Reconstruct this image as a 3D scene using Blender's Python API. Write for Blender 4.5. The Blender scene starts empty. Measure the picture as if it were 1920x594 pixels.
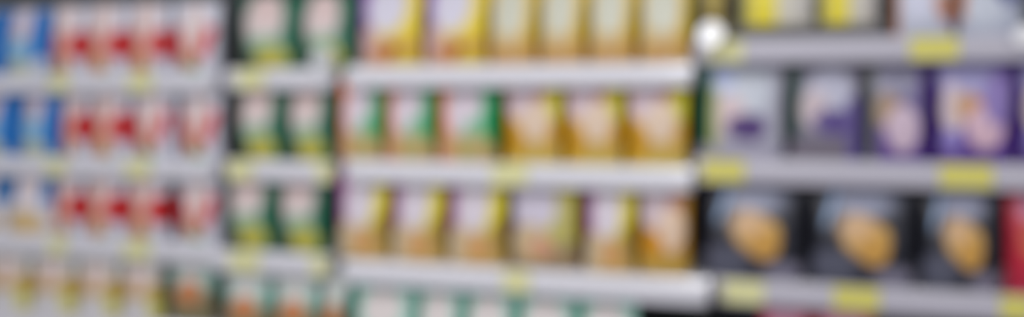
import bpy, bmesh, math, random
from mathutils import Vector, Matrix

random.seed(7)
C = bpy.context.scene.collection
SC = bpy.context.scene

# ------------------------------------------------------------------ camera model
F = 2000.0                       # focal length in pixels of a 1920 wide frame
TH = math.atan(0.35)             # the camera is turned a little along the aisle
D = 2.95                         # distance from the front of the main section
H = 1.50                         # eye height
HY = 180.0                       # pixel row of the horizon
CT, ST = math.cos(TH), math.sin(TH)


def px_x(px, Y):
    """world x where the sight line of pixel column px meets the vertical plane y = Y"""
    a = (px - 960.0) / F
    return (-ST + a * CT) / (CT + a * ST) * (D + Y)


def px_z(px, py, Y):
    """world z of pixel (px, py) on the vertical plane y = Y"""
    a = (px - 960.0) / F
    depth = (D + Y) / (CT + a * ST)
    return H - (py - HY) * depth / F


# ------------------------------------------------------------------ colour and materials
def lin(c):
    return c / 12.92 if c <= 0.04045 else ((c + 0.055) / 1.055) ** 2.4


def col(r, g, b):
    return (lin(r / 255.0), lin(g / 255.0), lin(b / 255.0), 1.0)


def new_mat(name):
    m = bpy.data.materials.new(name)
    m.use_nodes = True
    nt = m.node_tree
    b = nt.nodes['Principled BSDF']
    return m, nt, b


def plain(name, c, rough=0.4, metal=0.0, noise=0.03, spec=0.5, coat=0.0):
    m, nt, b = new_mat(name)
    tex = nt.nodes.new('ShaderNodeTexNoise')
    tex.inputs['Scale'].default_value = 14.0
    co = nt.nodes.new('ShaderNodeTexCoord')
    nt.links.new(co.outputs['Object'], tex.inputs['Vector'])
    mix = nt.nodes.new('ShaderNodeMix')
    mix.data_type = 'RGBA'
    mix.inputs[6].default_value = tuple(max(0, v - noise) for v in c[:3]) + (1,)
    mix.inputs[7].default_value = tuple(min(1, v + noise) for v in c[:3]) + (1,)
    nt.links.new(tex.outputs['Fac'], mix.inputs[0])
    nt.links.new(mix.outputs[2], b.inputs['Base Color'])
    b.inputs['Roughness'].default_value = rough
    b.inputs['Metallic'].default_value = metal
    b.inputs['Specular IOR Level'].default_value = spec
    b.inputs['Coat Weight'].default_value = coat
    b.inputs['Coat Roughness'].default_value = 0.15
    return m


def E(cu, cv, ru, rv, c, soft=0.18, rot=0.0):
    return ('E', cu, cv, ru, rv, c, soft, rot)


def R(cu, cv, ru, rv, c, soft=0.08, rot=0.0):
    return ('R', cu, cv, ru, rv, c, soft, rot)


def FOOD(cu, cv, ru, rv, c1, c2, soft=0.2, rot=0.0):
    return ('F', cu, cv, ru, rv, (c1, c2), soft, rot)


def printed(name, base, layers, rough=0.38):
    """a printed plastic film: flat shapes of ink and a few painted glints over a base colour"""
    m, nt, b = new_mat(name)
    N, L = nt.nodes, nt.links
    uv = N.new('ShaderNodeUVMap')
    uv.uv_map = 'print'
    rgb = N.new('ShaderNodeRGB')
    rgb.outputs[0].default_value = col(*base)
    cur = rgb.outputs[0]
    wob = N.new('ShaderNodeTexNoise')
    wob.inputs['Scale'].default_value = 7.0
    L.new(uv.outputs[0], wob.inputs['Vector'])
    sub = N.new('ShaderNodeVectorMath'); sub.operation = 'SUBTRACT'
    L.new(wob.outputs['Color'], sub.inputs[0]); sub.inputs[1].default_value = (.5, .5, .5)
    sc = N.new('ShaderNodeVectorMath'); sc.operation = 'SCALE'
    L.new(sub.outputs[0], sc.inputs[0]); sc.inputs['Scale'].default_value = 0.10
    ad = N.new('ShaderNodeVectorMath'); ad.operation = 'ADD'
    L.new(uv.outputs[0], ad.inputs[0]); L.new(sc.outputs[0], ad.inputs[1])
    for (kind, cu, cv, ru, rv, c, soft, rot) in layers:
        mp = N.new('ShaderNodeMapping'); mp.vector_type = 'TEXTURE'
        mp.inputs['Location'].default_value = (cu, cv, 0)
        mp.inputs['Rotation'].default_value = (0, 0, rot)
        mp.inputs['Scale'].default_value = (ru, rv, 1)
        L.new((ad if kind == 'F' else uv).outputs[0], mp.inputs['Vector'])
        if kind in 'EF':
            ln = N.new('ShaderNodeVectorMath'); ln.operation = 'LENGTH'
            L.new(mp.outputs[0], ln.inputs[0]); dist = ln.outputs['Value']
        else:
            ab = N.new('ShaderNodeVectorMath'); ab.operation = 'ABSOLUTE'
            L.new(mp.outputs[0], ab.inputs[0])
            sp = N.new('ShaderNodeSeparateXYZ'); L.new(ab.outputs[0], sp.inputs[0])
            mx = N.new('ShaderNodeMath'); mx.operation = 'MAXIMUM'
            L.new(sp.outputs[0], mx.inputs[0]); L.new(sp.outputs[1], mx.inputs[1])
            dist = mx.outputs[0]
        mr = N.new('ShaderNodeMapRange'); mr.interpolation_type = 'SMOOTHSTEP'
        mr.inputs['From Min'].default_value = 1 - soft
        mr.inputs['From Max'].default_value = 1 + soft
        mr.inputs['To Min'].default_value = 1
        mr.inputs['To Max'].default_value = 0
        L.new(dist, mr.inputs['Value'])
        mix = N.new('ShaderNodeMix'); mix.data_type = 'RGBA'
        L.new(mr.outputs['Result'], mix.inputs[0])
        L.new(cur, mix.inputs[6])
        if kind == 'F':
            vo = N.new('ShaderNodeTexVoronoi'); vo.inputs['Scale'].default_value = 6.0
            L.new(ad.outputs[0], vo.inputs['Vector'])
            fm = N.new('ShaderNodeMix'); fm.data_type = 'RGBA'
            ra = N.new('ShaderNodeMapRange')
            ra.inputs['From Min'].default_value = 0.1; ra.inputs['From Max'].default_value = 0.6
            L.new(vo.outputs['Distance'], ra.inputs['Value'])
            L.new(ra.outputs['Result'], fm.inputs[0])
            fm.inputs[6].default_value = col(*c[0]); fm.inputs[7].default_value = col(*c[1])
            L.new(fm.outputs[2], mix.inputs[7])
        else:
            mix.inputs[7].default_value = col(*c)
        cur = mix.outputs[2]
    L.new(cur, b.inputs['Base Color'])
    b.inputs['Roughness'].default_value = rough
    b.inputs['Specular IOR Level'].default_value = 0.45
    # crinkled film
    co = N.new('ShaderNodeTexCoord')
    cr = N.new('ShaderNodeTexNoise'); cr.inputs['Scale'].default_value = 22.0; cr.inputs['Detail'].default_value = 3.0
    L.new(co.outputs['Object'], cr.inputs['Vector'])
    bp = N.new('ShaderNodeBump'); bp.inputs['Strength'].default_value = 0.25; bp.inputs['Distance'].default_value = 0.01
    L.new(cr.outputs['Fac'], bp.inputs['Height']); L.new(bp.outputs[0], b.inputs['Normal'])
    return m


WHITE = plain('white_enamel', col(233, 233, 243), 0.35, noise=0.01)
RAILM = plain('white_rail_plastic', col(228, 227, 235), 0.22, noise=0.01, coat=1.0)
RAILG = plain('grey_rail_plastic', col(199, 196, 208), 0.34, noise=0.01)
PANEL = plain('dark_back_panel', col(56, 62, 64), 0.6, noise=0.01)
POST = plain('grey_post_steel', col(96, 98, 104), 0.45, metal=0.3, noise=0.01)
FLOORM = plain('pale_floor_tile', col(196, 194, 192), 0.3)
WALLM = plain('store_wall', col(170, 170, 174), 0.8)
TAGY = plain('yellow_tag_card', col(228, 220, 112), 0.5, noise=0.02)
TAGP = plain('pale_yellow_tag_card', col(236, 234, 172), 0.5, noise=0.02)
TRAYM = plain('grey_tray_card', col(96, 94, 98), 0.6)
DISCM = plain('white_highlight_disc', col(252, 252, 255), 0.25, noise=0.0, coat=0.5)  # for the added discs that imitate bright lens highlights


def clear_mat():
    m, nt, b = new_mat('frosted_highlight_disc')  # half clear, for the fainter of the added highlight discs
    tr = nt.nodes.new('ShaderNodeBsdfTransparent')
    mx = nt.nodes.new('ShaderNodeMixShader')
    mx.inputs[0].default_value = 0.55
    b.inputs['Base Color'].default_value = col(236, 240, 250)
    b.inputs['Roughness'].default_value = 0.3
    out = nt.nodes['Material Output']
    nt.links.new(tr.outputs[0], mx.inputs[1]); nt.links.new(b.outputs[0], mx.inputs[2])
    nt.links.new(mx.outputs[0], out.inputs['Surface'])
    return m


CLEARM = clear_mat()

# ------------------------------------------------------------------ print designs
M = {}
cream = (238, 226, 228)
M['blue'] = printed('print_blue', (0, 116, 200), [
    E(.43, .78, .21, .40, (226, 214, 226), .3), E(.43, .40, .22, .22, (150, 200, 230), .3), E(.46, .60, .10, .10, (230, 196, 180)),
    FOOD(.46, .10, .34, .13, (206, 204, 150), (180, 194, 180)), R(.5, .99, .8, .04, (180, 180, 186))])
M['bluewhite'] = printed('print_blue_white', (222, 222, 234), [
    R(.04, .74, .22, .28, (24, 120, 190)), R(.96, .74, .20, .28, (24, 120, 190)), E(.5, .75, .28, .4, (235, 222, 225)),
    FOOD(.45, .16, .46, .20, (226, 180, 70), (222, 196, 150))])
M['red'] = printed('print_white_red', (222, 220, 234), [
    R(.5, .44, .8, .17, (226, 130, 130), .3), E(.0, .43, .34, .20, (208, 4, 16), .25), E(1.0, .43, .34, .20, (208, 4, 16), .25),
    E(.46, .78, .30, .26, (236, 216, 214)), E(.46, .50, .14, .22, (230, 182, 168), .3),
    FOOD(.44, .17, .22, .16, (222, 130, 40), (206, 150, 90)), E(.6, .04, .16, .04, (150, 170, 120))])
M['redv'] = printed('print_white_red_v', (224, 224, 238), [
    R(.20, .42, .11, .22, (214, 16, 32), .25, .35), R(.78, .44, .11, .22, (220, 30, 48), .25, -.35),
    E(.5, .68, .23, .30, (240, 222, 220)), E(.48, .38, .13, .18, (234, 200, 186), .3), FOOD(.44, .17, .2, .10, (206, 110, 50), (170, 140, 50)), E(.55, .07, .16, .04, (120, 176, 110))])
M['green'] = printed('print_green', (0, 106, 76), [
    R(.08, .18, .22, .24, (70, 90, 70), .3), E(.42, .68, .33, .38, (232, 214, 212), .22), E(.44, .80, .18, .1, (232, 200, 196)),
    E(.48, .36, .3, .12, (150, 190, 165), .3), FOOD(.60, .16, .28, .19, (216, 196, 66), (186, 184, 84))])
M['purple'] = printed('print_purple_yellow', (236, 210, 0), [
    R(-.02, .60, .24, .5, (140, 70, 180)), E(.46, .76, .32, .34, (224, 220, 236), .25), R(.5, .10, .8, .26, (216, 172, 70), .3),
    E(.16, .26, .24, .22, (214, 176, 176), .3), FOOD(.46, .16, .24, .14, (200, 110, 60), (220, 166, 100)), E(.60, .24, .08, .07, (160, 24, 50)),
    E(.78, .09, .22, .10, (222, 194, 50))])
M['magenta'] = printed('print_magenta_yellow', (232, 216, 0), [
    R(-.02, .58, .24, .5, (166, 66, 156)), E(.46, .66, .28, .36, (228, 218, 230), .25), R(.5, .10, .8, .26, (206, 172, 96), .3),
    E(.2, .2, .2, .2, (218, 196, 160), .3), FOOD(.58, .20, .22, .13, (222, 160, 60), (222, 170, 120)), E(.94, .30, .18, .22, (180, 150, 70))])
M['dull'] = printed('print_grey_yellow', (206, 192, 40), [
    R(-.02, .60, .16, .5, (120, 80, 130)), E(.38, .68, .32, .32, (214, 206, 224)), R(.5, .08, .8, .22, (160, 136, 100)),
    E(.34, .28, .3, .2, (214, 190, 150)), E(.8, .5, .1, .3, (190, 184, 120)), FOOD(.5, .22, .2, .1, (226, 170, 90), (220, 160, 140))])
M['yellow'] = printed('print_yellow', (230, 188, 50), [
    E(.46, .66, .35, .42, (214, 214, 196), .25), R(.5, .08, .8, .24, (212, 166, 86), .3), E(.4, .28, .28, .12, (216, 192, 140), .3),
    FOOD(.5, .15, .3, .12, (204, 144, 80), (214, 176, 110)), R(1.0, .7, .10, .4, (214, 194, 40))])
M['orange'] = printed('print_orange_green', (0, 164, 108), [
    R(.04, .55, .26, .7, (240, 124, 44)), E(.47, .66, .30, .36, (228, 214, 226), .25), E(.66, .40, .16, .14, (130, 196, 160), .3),
    R(.5, .10, .8, .24, (196, 172, 110), .3), E(.2, .16, .2, .18, (224, 164, 120), .3), FOOD(.62, .18, .26, .14, (176, 188, 100), (200, 176, 120)),
    R(1.03, .62, .13, .40, (0, 176, 84))])
M['gold'] = printed('print_gold', (220, 166, 24), [
    R(.95, .80, .2, .28, (220, 210, 40)), E(.36, .74, .30, .24, (222, 200, 214), .25), E(.58, .50, .26, .24, (230, 204, 180), .25),
    E(.60, .80, .06, .06, (206, 130, 140)), R(.72, .10, .4, .18, (214, 178, 90)), FOOD(.20, .30, .2, .16, (208, 132, 0), (206, 154, 10)),
    R(.5, .02, .8, .05, (218, 204, 90))])
M['goldround'] = printed('print_gold_round', (196, 140, 24), [
    E(.38, .72, .36, .26, (216, 196, 206)), E(.66, .48, .26, .24, (236, 206, 180)), E(.72, .78, .12, .1, (200, 130, 120)),
    FOOD(.32, .30, .2, .14, (226, 134, 0), (214, 150, 20)), R(.6, .06, .6, .14, (196, 160, 70))])
M['creamgold'] = printed('print_cream_gold', (226, 224, 220), [
    R(.5, .42, .8, .11, (206, 166, 90), .3), E(.55, .58, .24, .18, (230, 206, 200), .3), FOOD(.06, .43, .26, .15, (200, 154, 20), (190, 146, 50)),
    R(.97, .16, .16, .2, (220, 212, 110)), E(.4, .12, .3, .14, (224, 220, 222))])
M['tealorange'] = printed('print_teal_orange', (160, 206, 194), [
    R(.5, .98, .8, .18, (206, 220, 218)), E(.5, .74, .34, .20, (226, 228, 224), .25), R(.5, .22, .8, .24, (140, 130, 96), .3),
    FOOD(.5, .44, .28, .16, (226, 150, 90), (208, 130, 84)), E(.02, .52, .12, .14, (90, 170, 140))])
M['tealwhite'] = printed('print_teal_white', (166, 222, 206), [
    E(.5, .68, .34, .26, (236, 226, 224), .25), R(.02, .72, .10, .16, (96, 196, 164)), E(.5, .2, .4, .16, (220, 150, 80))])
M['greygreen'] = printed('print_grey_green', (188, 188, 204), [
    R(.02, .5, .20, .7, (10, 104, 82)), E(.52, .70, .34, .30, (206, 212, 224)), E(.30, .80, .14, .16, (196, 208, 244)),  # the pale lavender ellipse is a highlight painted into the print
    E(.38, .44, .2, .2, (222, 200, 204)), FOOD(.58, .32, .24, .13, (92, 60, 130), (80, 52, 120)), R(.5, .05, .8, .10, (176, 172, 192)),
    R(.2, .4, .05, .3, (180, 180, 110), .3)])
M['greyviolet'] = printed('print_grey_violet', (130, 126, 146), [
    R(.06, .45, .10, .5, (60, 92, 80)), E(.58, .66, .3, .26, (196, 196, 216)), E(.36, .50, .2, .18, (206, 188, 194)),
    FOOD(.6, .38, .26, .12, (76, 54, 130), (90, 70, 140)), R(.5, .08, .8, .14, (128, 120, 134)), R(1, .3, .2, .3, (110, 96, 160))])
M['violetgrey'] = printed('print_violet_grey', (126, 116, 158), [
    R(.5, .1, .9, .24, (98, 64, 150)), R(.98, .4, .12, .5, (80, 44, 140)), E(.45, .78, .38, .16, (158, 156, 180)),
    FOOD(.34, .50, .2, .16, (196, 130, 70), (170, 140, 110)), E(.58, .32, .26, .22, (218, 194, 212)), R(.06, .5, .10, .5, (120, 124, 120))])
M['violet'] = printed('print_violet', (84, 36, 150), [
    E(.45, .80, .40, .22, (178, 174, 220), .3), E(.22, .5, .15, .24, (218, 200, 204)), FOOD(.42, .52, .18, .14, (220, 140, 70), (206, 160, 120)),
    E(.62, .34, .24, .2, (226, 190, 206)), E(.78, .6, .18, .24, (150, 130, 196)), R(.5, .05, .9, .08, (100, 70, 150)), E(.2, .22, .14, .1, (150, 136, 206))])
M['black'] = printed('print_black', (42, 43, 54), [
    E(.52, .80, .32, .16, (134, 140, 164), .4), E(.52, .78, .24, .09, (178, 182, 206), .4), R(.22, .74, .025, .18, (150, 186, 230), .4, -.30),  # the slanted pale blue bar is the bag edge's gloss, painted in
    FOOD(.54, .45, .23, .20, (236, 186, 84), (210, 164, 104), .2, -.5), FOOD(.46, .54, .17, .13, (234, 188, 130), (220, 180, 136), .3), FOOD(.62, .34, .15, .13, (238, 178, 50), (212, 160, 80), .25),
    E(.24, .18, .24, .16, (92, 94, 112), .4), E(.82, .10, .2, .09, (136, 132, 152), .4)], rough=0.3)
M['crimson'] = printed('print_crimson', (196, 30, 60), [
    E(.5, .8, .34, .18, (214, 140, 170)), FOOD(.5, .5, .3, .2, (226, 140, 60), (200, 90, 60)), R(.5, .08, .8, .12, (190, 40, 70))])
M['yellowpack'] = printed('print_bright_yellow', (236, 218, 0), [
    R(.80, .5, .30, .7, (216, 210, 190)), R(.0, .5, .16, .7, (206, 196, 110)), E(.34, .70, .18, .2, (240, 226, 40)), E(.84, .42, .14, .25, (206, 202, 198)),
    R(.5, .03, .8, .06, (206, 190, 90))])
M['olive'] = printed('print_olive', (120, 100, 40), [
    E(.5, .6, .3, .3, (170, 150, 60)), R(.5, .1, .8, .14, (180, 170, 110))])
M['whiteorange'] = printed('print_white_orange', (200, 204, 220), [
    R(.0, .4, .12, .5, (186, 122, 84)), E(.45, .40, .26, .22, (218, 220, 240)), FOOD(.86, .36, .18, .12, (210, 146, 104), (204, 142, 112), .3, -.5),  # the pale lavender ellipse is a faint lens highlight, painted in
    E(.9, .22, .12, .06, (200, 150, 150))])
M['whitenavy'] = printed('print_white_navy', (190, 196, 214), [
    E(.72, .5, .2, .16, (60, 70, 140)), R(.04, .4, .12, .2, (206, 130, 80)), E(.4, .3, .3, .2, (206, 212, 226))])

# ------------------------------------------------------------------ mesh helpers
def link(name, bm, mat, parent=None, smooth=False, loc=None):
    me = bpy.data.meshes.new(name)
    bmesh.ops.recalc_face_normals(bm, faces=bm.faces)
    bm.to_mesh(me); bm.free()
    me.materials.append(mat)
    if smooth:
        for p in me.polygons:
            p.use_smooth = True
    o = bpy.data.objects.new(name, me)
    C.objects.link(o)
    if parent: o.parent = parent
    if loc: o.location = loc
    return o


def box(bm, x0, x1, y0, y1, z0, z1):
    r = bmesh.ops.create_cube(bm, size=1)
    bmesh.ops.scale(bm, vec=(x1 - x0, y1 - y0, z1 - z0), verts=r['verts'])
    bmesh.ops.translate(bm, vec=((x0 + x1) / 2, (y0 + y1) / 2, (z0 + z1) / 2), verts=r['verts'])


def bev_box(x0, x1, y0, y1, z0, z1, b=0.003):
    bm = bmesh.new()
    box(bm, x0, x1, y0, y1, z0, z1)
    bmesh.ops.bevel(bm, geom=list(bm.edges), offset=b, segments=2, affect='EDGES', profile=0.5)
    return bm


def prism_x(pts, x0, x1):
    """closed (y, z) outline drawn along x"""
    bm = bmesh.new()
    a = [bm.verts.new((x0, y, z)) for y, z in pts]
    b = [bm.verts.new((x1, y, z)) for y, z in pts]
    n = len(pts)
    for i in range(n):
        bm.faces.new((a[i], a[(i + 1) % n], b[(i + 1) % n], b[i]))
    bm.faces.new(a); bm.faces.new(b[::-1])
    return bm


def thing(name, loc, label, cat, group=None, rz=0.0, kind=None):
    o = bpy.data.objects.new(name, None)
    o.empty_display_size = 0.05
    C.objects.link(o)
    o.location = loc; o.rotation_euler = (0, 0, rz)
    tag(o, label, cat, group)
    return o


def tag(o, label, cat, group=None):
    o['label'] = label; o['category'] = cat
    if group: o['group'] = group


# ------------------------------------------------------------------ pouches
def pouch(pl, pr, Y, z, h, key, label, cat='bag', group=None, T=0.075, name='snack_pouch', lean=0.0, dw=0.0):
    """a stand-up pouch whose front spans pixel columns pl..pr on plane y = Y"""
    x0, x1 = px_x(pl, Y), px_x(pr, Y)
    w = (x1 - x0) - 0.004 + dw
    mat = M[key]
    root = thing(name, ((x0 + x1) / 2, Y + T * 0.5 + 0.004, z), label, cat, group, random.uniform(-.025, .025))
    rnd = random.Random(int(pl * 13 + z * 1000))
    ph = [rnd.uniform(0, 6.28) for _ in range(6)]
    body_h = h - 0.018
    nz, nm = 18, 36
    bm = bmesh.new()
    uvl = bm.loops.layers.uv.new('print')

    def ring(t):
        th = T * 0.5 * max(0.03, (min(1, 0.78 + t * 1.1) if t < 0.2 else 1.0) * (1 - max(0, (t - 0.32) / 0.68) ** 1.7 * 0.97))
        hw = w * 0.5 * (1 - 0.035 * math.sin(math.pi * min(1, t * 1.02)))
        out = []
        for k in range(nm):
            a = 2 * math.pi * k / nm
            c, s = math.cos(a), math.sin(a)
            ex = 0.62
            x = hw * math.copysign(abs(c) ** ex, c)
            y = th * math.copysign(abs(s) ** (0.9), s)
            wr = 0.0022 * math.sin(9 * t + 5 * x / w + ph[0]) + 0.0016 * math.sin(23 * t - 11 * x / w + ph[1])
            wr *= abs(s) * min(1, 3 * (1 - t)) * min(1, t * 6)
            y += math.copysign(wr, s) if th > .01 else 0
            y += lean * t
            out.append((x, y, body_h * t))
        return out

    rings = []
    for i in range(nz + 1):
        rings.append([bm.verts.new(p) for p in ring(i / nz)])

    def setuv(f):
        for l in f.loops:
            l[uvl].uv = (l.vert.co.x / w + 0.5, l.vert.co.z / h)

    for i in range(nz):
        for k in range(nm):
            setuv(bm.faces.new((rings[i][k], rings[i][(k + 1) % nm], rings[i + 1][(k + 1) % nm], rings[i + 1][k])))
    setuv(bm.faces.new(rings[0][::-1])); setuv(bm.faces.new(rings[-1]))
    link('pouch_body', bm, mat, root, True)
    # crimped seal across the top
    bm = bmesh.new(); uvl = bm.loops.layers.uv.new('print')
    n = 10
    prof = [(-0.0016 - (0.0009 if i % 2 else 0), body_h - 0.001 + (0.019) * i / n) for i in range(n + 1)]
    prof += [(0.0016 + (0.0009 if i % 2 else 0), body_h - 0.001 + (0.019) * i / n) for i in range(n, -1, -1)]
    hw = w * 0.5
    a = [bm.verts.new((-hw, y + lean, zz)) for y, zz in prof]
    b = [bm.verts.new((hw, y + lean, zz)) for y, zz in prof]
    for i in range(len(prof)):
        bm.faces.new((a[i], a[(i + 1) % len(prof)], b[(i + 1) % len(prof)], b[i]))
    bm.faces.new(a); bm.faces.new(b[::-1])
    for f in bm.faces:
        for l in f.loops:
            l[uvl].uv = (l.vert.co.x / w + 0.5, l.vert.co.z / h)
    link('top_seal', bm, mat, root)
    # welded skirt around the foot
    bm = bmesh.new(); uvl = bm.loops.layers.uv.new('print')
    lo = [(x * 1.002, y * 1.04, 0) for x, y, _ in ring(0.0)]
    hi = [(x * 1.002, y * 1.03, 0.014) for x, y, _ in ring(0.06)]
    lo2 = [(x * .99, y * .96, 0) for x, y, _ in ring(0.0)]
    hi2 = [(x * .99, y * .96, 0.014) for x, y, _ in ring(0.06)]
    rr = [[bm.verts.new(p) for p in q] for q in (lo, hi, hi2, lo2)]
    for j in range(4):
        for k in range(nm):
            f = bm.faces.new((rr[j][k], rr[j][(k + 1) % nm], rr[(j + 1) % 4][(k + 1) % nm], rr[(j + 1) % 4][k]))
            for l in f.loops:
                l[uvl].uv = (l.vert.co.x / w + 0.5, l.vert.co.z / h)
    link('bottom_gusset', bm, mat, root, True)
    return root


# ------------------------------------------------------------------ the setting
bm = bmesh.new(); box(bm, -7, 5, -5.5, 1.2, -0.1, 0)
o = link('floor', bm, FLOORM); o['kind'] = 'structure'
bm = bmesh.new(); box(bm, -7, 5, 1.0, 1.1, 0, 3.4)
o = link('wall_back', bm, WALLM); o['kind'] = 'structure'

# ------------------------------------------------------------------ shelving
BACK = 0.55
RH = 0.034                                            # half the height of a price rail
SECT = {
    'far': dict(Y=0.15, L=-220, R=408, ref=100, rows=dict(a=156, b=311, c=458)),
    'green': dict(Y=0.075, L=427, R=628, ref=520, rows=dict(a=148, b=320, c=489)),
    'main': dict(Y=0.0, L=651, R=1298, ref=1100, rows=dict(a=141, b=331, c=532)),
    'near': dict(Y=0.04, L=1304, R=2090, ref=1600, rows=dict(a=93, b=325, c=558)),
}
WHERE = {'far': 'red banded pouches', 'green': 'dark green pouches', 'main': 'purple, orange and yellow pouches', 'near': 'large violet and black pouches'}
ONIT = {('far', 'd'): 'cream and gold pouches', ('green', 'd'): 'teal and orange pouches', ('main', 'a'): 'purple and plain yellow pouches',
        ('main', 'b'): 'orange and golden pouches', ('main', 'c'): 'magenta and yellow pouches', ('main', 'd'): 'teal and white pouches',
        ('near', 'a'): 'bright yellow and white pouches', ('near', 'b'): 'violet and grey pouches', ('near', 'c'): 'black pouches',
        ('near', 'd'): 'crimson pouches'}


def rail_profile(s=1.0, lip=True):
    pts = []
    n = 28
    for i in range(n + 1):
        zz = RH * (1 - 2 * i / n)
        pts.append((-0.010 * (1 - (zz / RH) ** 2) * s - 0.004 * s, zz * s))
    if lip:
        pts[-1] = (-0.004, -RH * 0.86)
        pts += [(-0.019, -RH * 0.88), (-0.019, -RH), (0.0, -RH)]
    else:
        pts += [(0.0, -RH * s)]
    pts += [(0.0, RH * s)]
    return pts


TOPZ = {}                                              # (section, row) -> height of the shelf top


def shelf(sec, row, zc, Yf, L, Rr, label, rail):
    x0, x1 = px_x(L, Yf), px_x(Rr, Yf)
    t = thing('shelf', ((x0 + x1) / 2, Yf, zc), label, 'shelf', 'white shelves with price rails')
    hw = (x1 - x0) / 2
    top = 0.026
    link('shelf_board', bev_box(-hw, hw, 0.001, BACK - Yf - 0.002, top - 0.024, top, 0.002), WHITE, t)
    link('price_rail', prism_x(rail_profile(), -hw + 0.012, hw - 0.012), rail, t, False)
    for s in (-1, 1):
        xa, xb = (-hw, -hw + 0.0125) if s < 0 else (hw - 0.0125, hw)
        bm = prism_x(rail_profile(1.05, False), xa, xb)
        link('end_cap', bm, rail, t)
        bx = s * (hw - 0.03)
        bmk = bmesh.new()                              # tapered bracket under the board
        ys = [(0.15, top - 0.025), (BACK - Yf - 0.003, top - 0.025), (BACK - Yf - 0.003, top - 0.095), (0.15, top - 0.045)]
        a = [bmk.verts.new((bx - 0.002, y, z)) for y, z in ys]
        b = [bmk.verts.new((bx + 0.002, y, z)) for y, z in ys]
        for i in range(4):
            bmk.faces.new((a[i], a[(i + 1) % 4], b[(i + 1) % 4], b[i]))
        bmk.faces.new(a); bmk.faces.new(b[::-1])
        link('shelf_bracket', bmk, WHITE, t)
    TOPZ[(sec, row)] = zc + top
    return t


ROWN = {'a': 'top row', 'b': 'second row', 'c': 'third row', 'd': 'lowest row', 'o': 'overhead'}
RAILZ, RAILY = {}, {}
for sec, S in SECT.items():
    rail = RAILG if sec == 'near' else RAILM
    zs = {}
    for r, py in S['rows'].items():
        zs[r] = px_z(S['ref'], py, S['Y'])
    gap = zs['b'] - zs['c']
    zs['d'] = zs['c'] - gap
    for r, zc in zs.items():
        Yf = S['Y']
        L, Rr = S['L'], S['R']
        if r in 'cd' and sec == 'main':
            Yf -= 0.05; Rr = 1330; L = 646
            zc = px_z(S['ref'], 534, Yf) if r == 'c' else zc
        if r in 'cd' and sec == 'green':
            Yf -= 0.03; L = 400; Rr = 622
        if r in 'cd' and sec == 'near':
            L = 1345
        RAILZ[(sec, r)], RAILY[(sec, r)] = zc, Yf
        shelf(sec, r, zc, Yf, L, Rr, 'white shelf with price rail under the %s, %s' % (ONIT.get((sec, r), WHERE[sec]), ROWN[r]), rail)
    # upright frame with back panel and plinth
    x0, x1 = px_x(S['L'], S['Y']), px_x(S['R'], S['Y'])
    hw = (x1 - x0) / 2
    t = thing('gondola_frame', ((x0 + x1) / 2, BACK, 0), 'dark backed shelving frame standing behind the ' + WHERE[sec], 'shelving', 'shelving frames')
    link('back_panel', bev_box(-hw, hw, 0.0, 0.02, 0.05, 2.15), PANEL, t)
    for s in (-1, 1):
        link('upright', bev_box(s * (hw - 0.02) - 0.02, s * (hw - 0.02) + 0.02, 0.021, 0.08, 0.0, 2.2), POST, t)
    link('base_plinth', bev_box(-hw, hw, S['Y'] - BACK + 0.05, -0.001, 0.0, 0.14), WHITE, t)

# ------------------------------------------------------------------ the goods, row by row
ORD = ['first', 'second', 'third', 'fourth', 'fifth', 'sixth']


def row(sec, r, items, h=0.245, set_back=0.012, T=0.075):
    z = TOPZ[(sec, r)] + 0.001
    Y = RAILY[(sec, r)] + set_back
    if sec == 'main' and r == 'c': Y = 0.012
    if sec == 'green' and r == 'c': Y = 0.087
    for it in items:
        pl, pr, key, label, group = it[:5]
        kw = it[5] if len(it) > 5 else {}
        kw = dict(kw)
        hh = kw.pop('h', h)
        pouch(pl, pr, Y + kw.pop('dy', 0.0), z, hh, key, label, group=group, T=kw.pop('T', T), **kw)


def many(edges, key, text, group, **kw):
    return [(a, b, key, text % ORD[i], group, kw) for i, (a, b) in enumerate(edges)]


# far section
row('far', 'a', [(-84, -6, 'blue', 'blue pouch cut by the picture edge, top row', 'blue pouches')] +
    [(-4, 84, 'blue', 'blue pouch beside the red banded pouches, top row', 'blue pouches')] +
    many([(88, 147), (149, 226), (228, 306)], 'red', 'white pouch with red band, %s from the blue pouch, top row', 'red banded pouches') +
    [(312, 402, 'redv', 'white pouch with slanted red bands beside the dark gap, top row', 'red banded pouches')], h=0.257)
row('far', 'b', [(-54, 22, 'blue', 'blue pouch cut by the picture edge, second row', 'blue pouches'),
                 (26, 103, 'blue', 'blue pouch beside the red banded pouches, second row', 'blue pouches')] +
    many([(106, 153), (156, 232)], 'red', 'white pouch with red band, %s from the blue pouch, second row', 'red banded pouches') +
    [(236, 316, 'redv', 'white pouch with slanted red bands, third from the blue pouch, second row', 'red banded pouches'),
     (324, 408, 'redv', 'white pouch with slanted red bands beside green pouch, second row', 'red banded pouches')], h=0.27)
row('far', 'c', [(-84, 0, 'bluewhite', 'white pouch with blue corners cut by the picture edge', 'blue pouches'),
                 (4, 90, 'bluewhite', 'white pouch with blue corners and golden food, third row', 'blue pouches')] +
    many([(93, 144), (147, 222), (225, 304)], 'red', 'white pouch with red band, %s from the blue cornered pouch, third row', 'red banded pouches') +
    [(322, 404, 'redv', 'white pouch with slanted red bands beside green pouch, third row', 'red banded pouches')], h=0.256)
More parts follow.
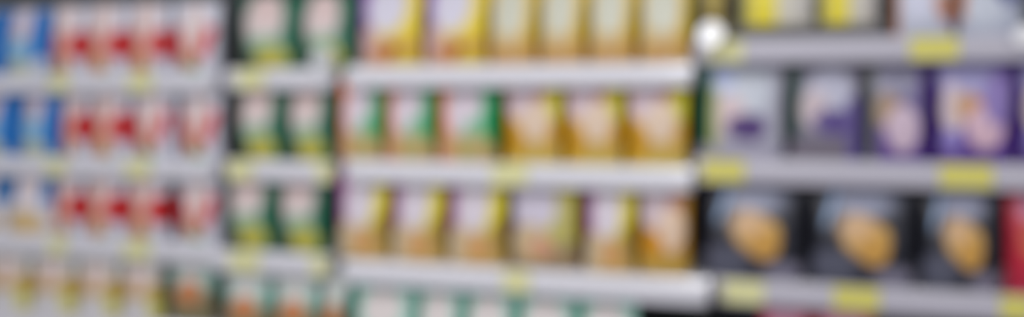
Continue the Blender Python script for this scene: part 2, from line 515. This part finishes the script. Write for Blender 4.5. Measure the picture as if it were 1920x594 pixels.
row('far', 'd', [(-36, 42, 'creamgold', 'cream and gold pouch cut by the picture edge, lowest row', 'cream and gold pouches')] +
    [(46, 128, 'creamgold', 'cream and gold pouch second from the picture edge, lowest row', 'cream and gold pouches'),
     (132, 210, 'creamgold', 'cream and gold pouch third from the picture edge, lowest row', 'cream and gold pouches'),
     (214, 292, 'creamgold', 'cream and gold pouch beside the teal pouches, lowest row', 'cream and gold pouches')], h=0.256)
# green section
for r, e in (('a', [(443, 552), (556, 656)]), ('b', [(436, 526), (530, 618)]), ('c', [(418, 510), (514, 608)])):
    row('green', r, [(e[0][0], e[0][1], 'green', 'dark green pouch beside the red banded pouch, ' + ROWN[r], 'dark green pouches'),
                     (e[1][0], e[1][1], 'green', 'dark green pouch beside the %s pouch, %s' % ('orange and green' if r == 'b' else 'purple and yellow', ROWN[r]), 'dark green pouches')],
        h=0.262 if r != 'a' else 0.25)
row('green', 'd', [(a, b, 'tealorange', 'teal pouch with orange food picture, %s from the cream and gold pouches' % o, 'teal pouches')
                   for a, b, o in ((410, 498, 'second'), (502, 590, 'third'), (594, 646, 'fourth'))], h=0.245)
pouch(308, 394, 0.175, TOPZ[('far', 'd')] + .001, 0.256, 'tealorange', 'teal pouch with orange food picture right beside the cream and gold pouches', group='teal pouches')
# main section
row('main', 'a', [(666, 784, 'purple', 'purple and yellow pouch beside dark green pouch, top row', 'purple and yellow pouches'),
                  (788, 906, 'purple', 'purple and yellow pouch beside plain yellow pouch, top row', 'purple and yellow pouches')] +
    many([(910, 1000), (1004, 1093), (1097, 1188), (1192, 1294)], 'yellow', 'yellow pouch with cream oval, %s from the purple pouches, top row', 'yellow pouches'), h=0.25)
row('main', 'b', many([(626, 710), (714, 808), (812, 926)], 'orange', 'orange and green pouch, %s from the dark green pouches, second row', 'orange and green pouches') +
    many([(938, 1048), (1052, 1164), (1168, 1288)], 'gold', 'golden pouch with pink oval, %s from the orange pouches, second row', 'golden pouches'), h=0.255)
row('main', 'c', many([(624, 722), (726, 828), (832, 944)], 'magenta', 'magenta and yellow pouch, %s from the dark green pouches, third row', 'magenta and yellow pouches') +
    [(950, 1080, 'dull', 'greyish yellow pouch with lavender oval, third row', None),
     (1090, 1188, 'magenta', 'magenta and yellow pouch standing beside the golden pouch, third row', 'magenta and yellow pouches'),
     (1192, 1292, 'goldround', 'golden pouch with round cream picture at the end, third row', 'golden pouches')], h=0.27)
row('main', 'd', many([(654, 768), (772, 858), (862, 958), (962, 1074), (1078, 1190)], 'tealwhite', 'teal and white pouch, %s from the orange pictured ones, lowest row', 'teal pouches'), h=0.25)
# near section
row('near', 'b', [(1304, 1470, 'greygreen', 'grey and white pouch with green side beside golden pouch', 'violet and grey pouches'),
                  (1476, 1618, 'greyviolet', 'dim grey pouch with violet patch beside the greyish violet pouch', 'violet and grey pouches'),
                  (1622, 1746, 'violetgrey', 'greyish violet pouch with pink round picture', 'violet and grey pouches'),
                  (1752, 1908, 'violet', 'deep violet pouch with lavender top and pink picture', 'violet and grey pouches'),
                  (1912, 2060, 'violet', 'deep violet pouch cut by the picture edge', 'violet and grey pouches')], h=0.288, T=0.09)
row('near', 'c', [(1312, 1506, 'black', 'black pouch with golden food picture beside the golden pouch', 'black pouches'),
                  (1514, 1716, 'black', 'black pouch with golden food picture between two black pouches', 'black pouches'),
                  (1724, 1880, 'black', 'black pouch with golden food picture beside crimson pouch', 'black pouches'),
                  (1886, 2030, 'crimson', 'crimson pouch cut by the picture edge', None)], h=0.288, T=0.09)
row('near', 'd', many([(1420, 1520), (1526, 1640)], 'crimson', 'crimson pouch barely showing at the bottom edge, %s from the gap', 'crimson pouches at the bottom'), h=0.285, T=0.09)
zt = TOPZ[('near', 'a')]
Yt = RAILY[('near', 'a')] + 0.03
xa, xb = px_x(1372, Yt), px_x(1662, Yt)
t = thing('display_tray', ((xa + xb) / 2, Yt, zt + 0.001), 'low grey tray holding the bright yellow pouches', 'tray')
hw = (xb - xa) / 2
link('tray_bottom', bev_box(-hw, hw, 0.0, 0.3, 0, 0.004, 0.001), TRAYM, t)
link('front_lip', bev_box(-hw, hw, 0.0, 0.004, 0.0045, 0.043, 0.001), TRAYM, t)
for s in (-1, 1):
    x = s * (hw - 0.002)
    link('side_wall', bev_box(x - 0.002, x + 0.002, 0.0045, 0.3, 0.0045, 0.05, 0.001), TRAYM, t)
for i, (a, b) in enumerate([(1384, 1528), (1533, 1650)]):
    pouch(a, b, Yt + 0.012, zt + 0.0055, 0.23, 'yellowpack', 'bright yellow pouch standing in grey tray, %s the white pouches' % ('farther from' if i == 0 else 'next to'), group='bright yellow pouches')
pouch(1306, 1366, Yt, zt + 0.001, 0.24, 'olive', 'narrow olive pouch standing beside the grey tray')
pouch(1672, 1790, Yt - .025, zt + 0.001, 0.24, 'whiteorange', 'white pouch with brown edge and orange picture beside tray')
pouch(1796, 1925, Yt - .025, zt + 0.001, 0.24, 'whitenavy', 'white pouch with navy spot, top row')

# ------------------------------------------------------------------ price tags in the rails
def price_tag(sec, r, pxc, wpx, mat, label):
    Y = RAILY[(sec, r)] - 0.0155
    x0, x1 = px_x(pxc - wpx / 2, Y), px_x(pxc + wpx / 2, Y)
    zc = RAILZ[(sec, r)]
    hw = (x1 - x0) / 2
    o = link('price_tag', bev_box(-hw, hw, -0.0006, 0.0006, -RH * 0.86, RH * 0.9, 0.0004), mat, None, False, ((x0 + x1) / 2, Y, zc))
    tag(o, label, 'price tag', 'price tags')


YT = 'yellow price tag in the rail '
PT = 'pale yellow price tag in the rail '
for sec, r, x, w, m, l in [
    ('far', 'a', 110, 34, TAGP, PT + 'under first red banded pouch, top row'),
    ('far', 'a', 262, 46, TAGP, PT + 'under third red banded pouch, top row'),
    ('far', 'b', 104, 34, TAGP, PT + 'under first red banded pouch, second row'),
    ('far', 'b', 258, 46, TAGP, PT + 'under slanted red bands, second row'),
    ('far', 'c', 107, 32, TAGP, PT + 'under first red banded pouch, third row'),
    ('far', 'c', 256, 50, TAGP, PT + 'under third red banded pouch, third row'),
    ('green', 'a', 470, 50, TAGP, PT + 'under dark green pouches, top row'),
    ('green', 'b', 450, 46, TAGP, PT + 'at one end under dark green pouches, second row'),
    ('green', 'b', 608, 28, TAGP, PT + 'beside orange pouches, below dark green pouch'),
    ('green', 'c', 458, 56, TAGP, PT + 'above teal pouches, near the red banded ones'),
    ('green', 'c', 598, 30, TAGP, PT + 'above teal pouches, beside magenta ones'),
    ('main', 'b', 955, 66, TAGP, PT + 'below the first golden pouch'),
    ('main', 'c', 968, 50, TAGP, PT + 'below the greyish yellow pouch'),
    ('near', 'a', 1362, 62, TAGP, PT + 'below the olive pouch and grey tray'),
    ('near', 'a', 1752, 92, TAGY, YT + 'below the white pouch with orange picture'),
    ('near', 'b', 1356, 80, TAGY, YT + 'below the grey and white pouch with green side'),
    ('near', 'b', 1812, 100, TAGY, YT + 'below the deep violet pouch, above black pouch'),
    ('near', 'c', 1394, 76, TAGP, PT + 'below the black pouch beside the golden pouch'),
    ('near', 'c', 1606, 86, TAGY, YT + 'below the black pouch between two others'),
    ('near', 'c', 1906, 60, TAGY, YT + 'below the crimson pouch'),
]:
    price_tag(sec, r, x, w, m, l)


# added round discs standing in for bright lens highlights
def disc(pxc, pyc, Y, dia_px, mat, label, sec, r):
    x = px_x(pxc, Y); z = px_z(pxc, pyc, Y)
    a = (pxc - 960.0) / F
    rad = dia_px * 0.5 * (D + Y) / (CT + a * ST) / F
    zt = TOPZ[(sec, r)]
    t = thing('highlight_disc', (x, Y, z), label, 'highlight disc', 'round highlight discs')
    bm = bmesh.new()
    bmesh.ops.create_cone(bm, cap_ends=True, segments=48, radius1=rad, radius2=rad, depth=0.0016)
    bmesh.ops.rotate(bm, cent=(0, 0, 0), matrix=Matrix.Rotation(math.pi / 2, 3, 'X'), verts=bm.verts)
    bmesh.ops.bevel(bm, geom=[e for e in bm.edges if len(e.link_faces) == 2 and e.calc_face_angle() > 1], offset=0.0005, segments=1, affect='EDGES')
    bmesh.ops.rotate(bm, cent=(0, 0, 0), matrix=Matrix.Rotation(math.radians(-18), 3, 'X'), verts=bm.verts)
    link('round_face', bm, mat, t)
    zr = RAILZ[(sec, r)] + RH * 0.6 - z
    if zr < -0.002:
        link('highlight_disc_arm', bev_box(-0.004, 0.004, 0.0012, 0.0018, min(zr, -rad), 0.0, 0.0002), mat, t)
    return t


disc(1333, 63, -0.03, 47, DISCM, 'added bright disc for a lens highlight above the rail end of the main section', 'near', 'a')
disc(603, 110, 0.048, 46, CLEARM, 'added frosted disc for a lens highlight in front of the dark green pouch', 'green', 'a')
disc(72, 128, 0.128, 44, CLEARM, 'added frosted disc for a lens highlight in front of the blue pouch', 'far', 'a')
disc(1924, 66, 0.0, 42, DISCM, 'added white disc for a lens highlight cut by the picture edge', 'near', 'a')

# ------------------------------------------------------------------ light: store ceiling lamps, added front fill and the bright hall
def area(name, loc, sx, sy, power, c=(1, 1, 1), rot=(0, 0, 0)):
    l = bpy.data.lights.new(name, 'AREA')
    l.shape = 'RECTANGLE'; l.size = sx; l.size_y = sy; l.energy = power; l.color = c
    o = bpy.data.objects.new(name, l); C.objects.link(o)
    o.location = loc; o.rotation_euler = rot
    return o


area('ceiling_lamp', (-2.4, -2.3, 3.0), 3.2, 0.5, 18, (1, 0.99, 1.0), (math.radians(40), 0, 0))
area('ceiling_lamp', (-0.86, -2.2, 3.0), 0.34, 0.8, 34, (1, 1, 1), (math.radians(25), 0, 0))
area('ceiling_lamp', (1.6, -2.3, 3.0), 2.4, 0.5, 15, (1, 0.98, 1.0), (math.radians(40), 0, 0))
area('front_fill_light', (-2.2, -5.0, 2.9), 5.0, 1.2, 124, (1, 0.99, 1.0), (math.radians(62), 0, 0))  # added frontal fill from behind the camera, lifts the goods under the rails
area('front_fill_light', (2.2, -5.0, 2.9), 3.0, 1.2, 38, (1, 0.98, 1.0), (math.radians(62), 0, math.radians(12)))  # smaller added fill towards the near section
w = bpy.data.worlds.new('hall'); SC.world = w; w.use_nodes = True
bg = w.node_tree.nodes['Background']
bg.inputs[0].default_value = (0.93, 0.94, 1.0, 1); bg.inputs[1].default_value = 0.6

# ------------------------------------------------------------------ camera
cam = bpy.data.cameras.new('camera'); co = bpy.data.objects.new('camera', cam); C.objects.link(co)
cam.sensor_width = 36.0; cam.lens = F / 1920.0 * 36.0
cam.shift_y = -(297.0 - HY) / 1920.0
co.location = (0, -D, H); co.rotation_euler = (math.pi / 2, 0, TH)
cam.clip_start = 0.05
cam.dof.use_dof = True
cam.dof.focus_distance = 0.55
BLUR = 46.0                                             # blur circle in pixels of the 1920 frame
A = BLUR / (F * (1 / 0.55 - 1 / 3.1))
cam.dof.aperture_fstop = cam.lens / 1000.0 / A
SC.camera = co
SC.view_settings.view_transform = 'Standard'
SC.view_settings.look = 'None'
SC.view_settings.gamma = 1.0
SC.view_settings.use_curve_mapping = False
SC.view_settings.exposure = -0.98
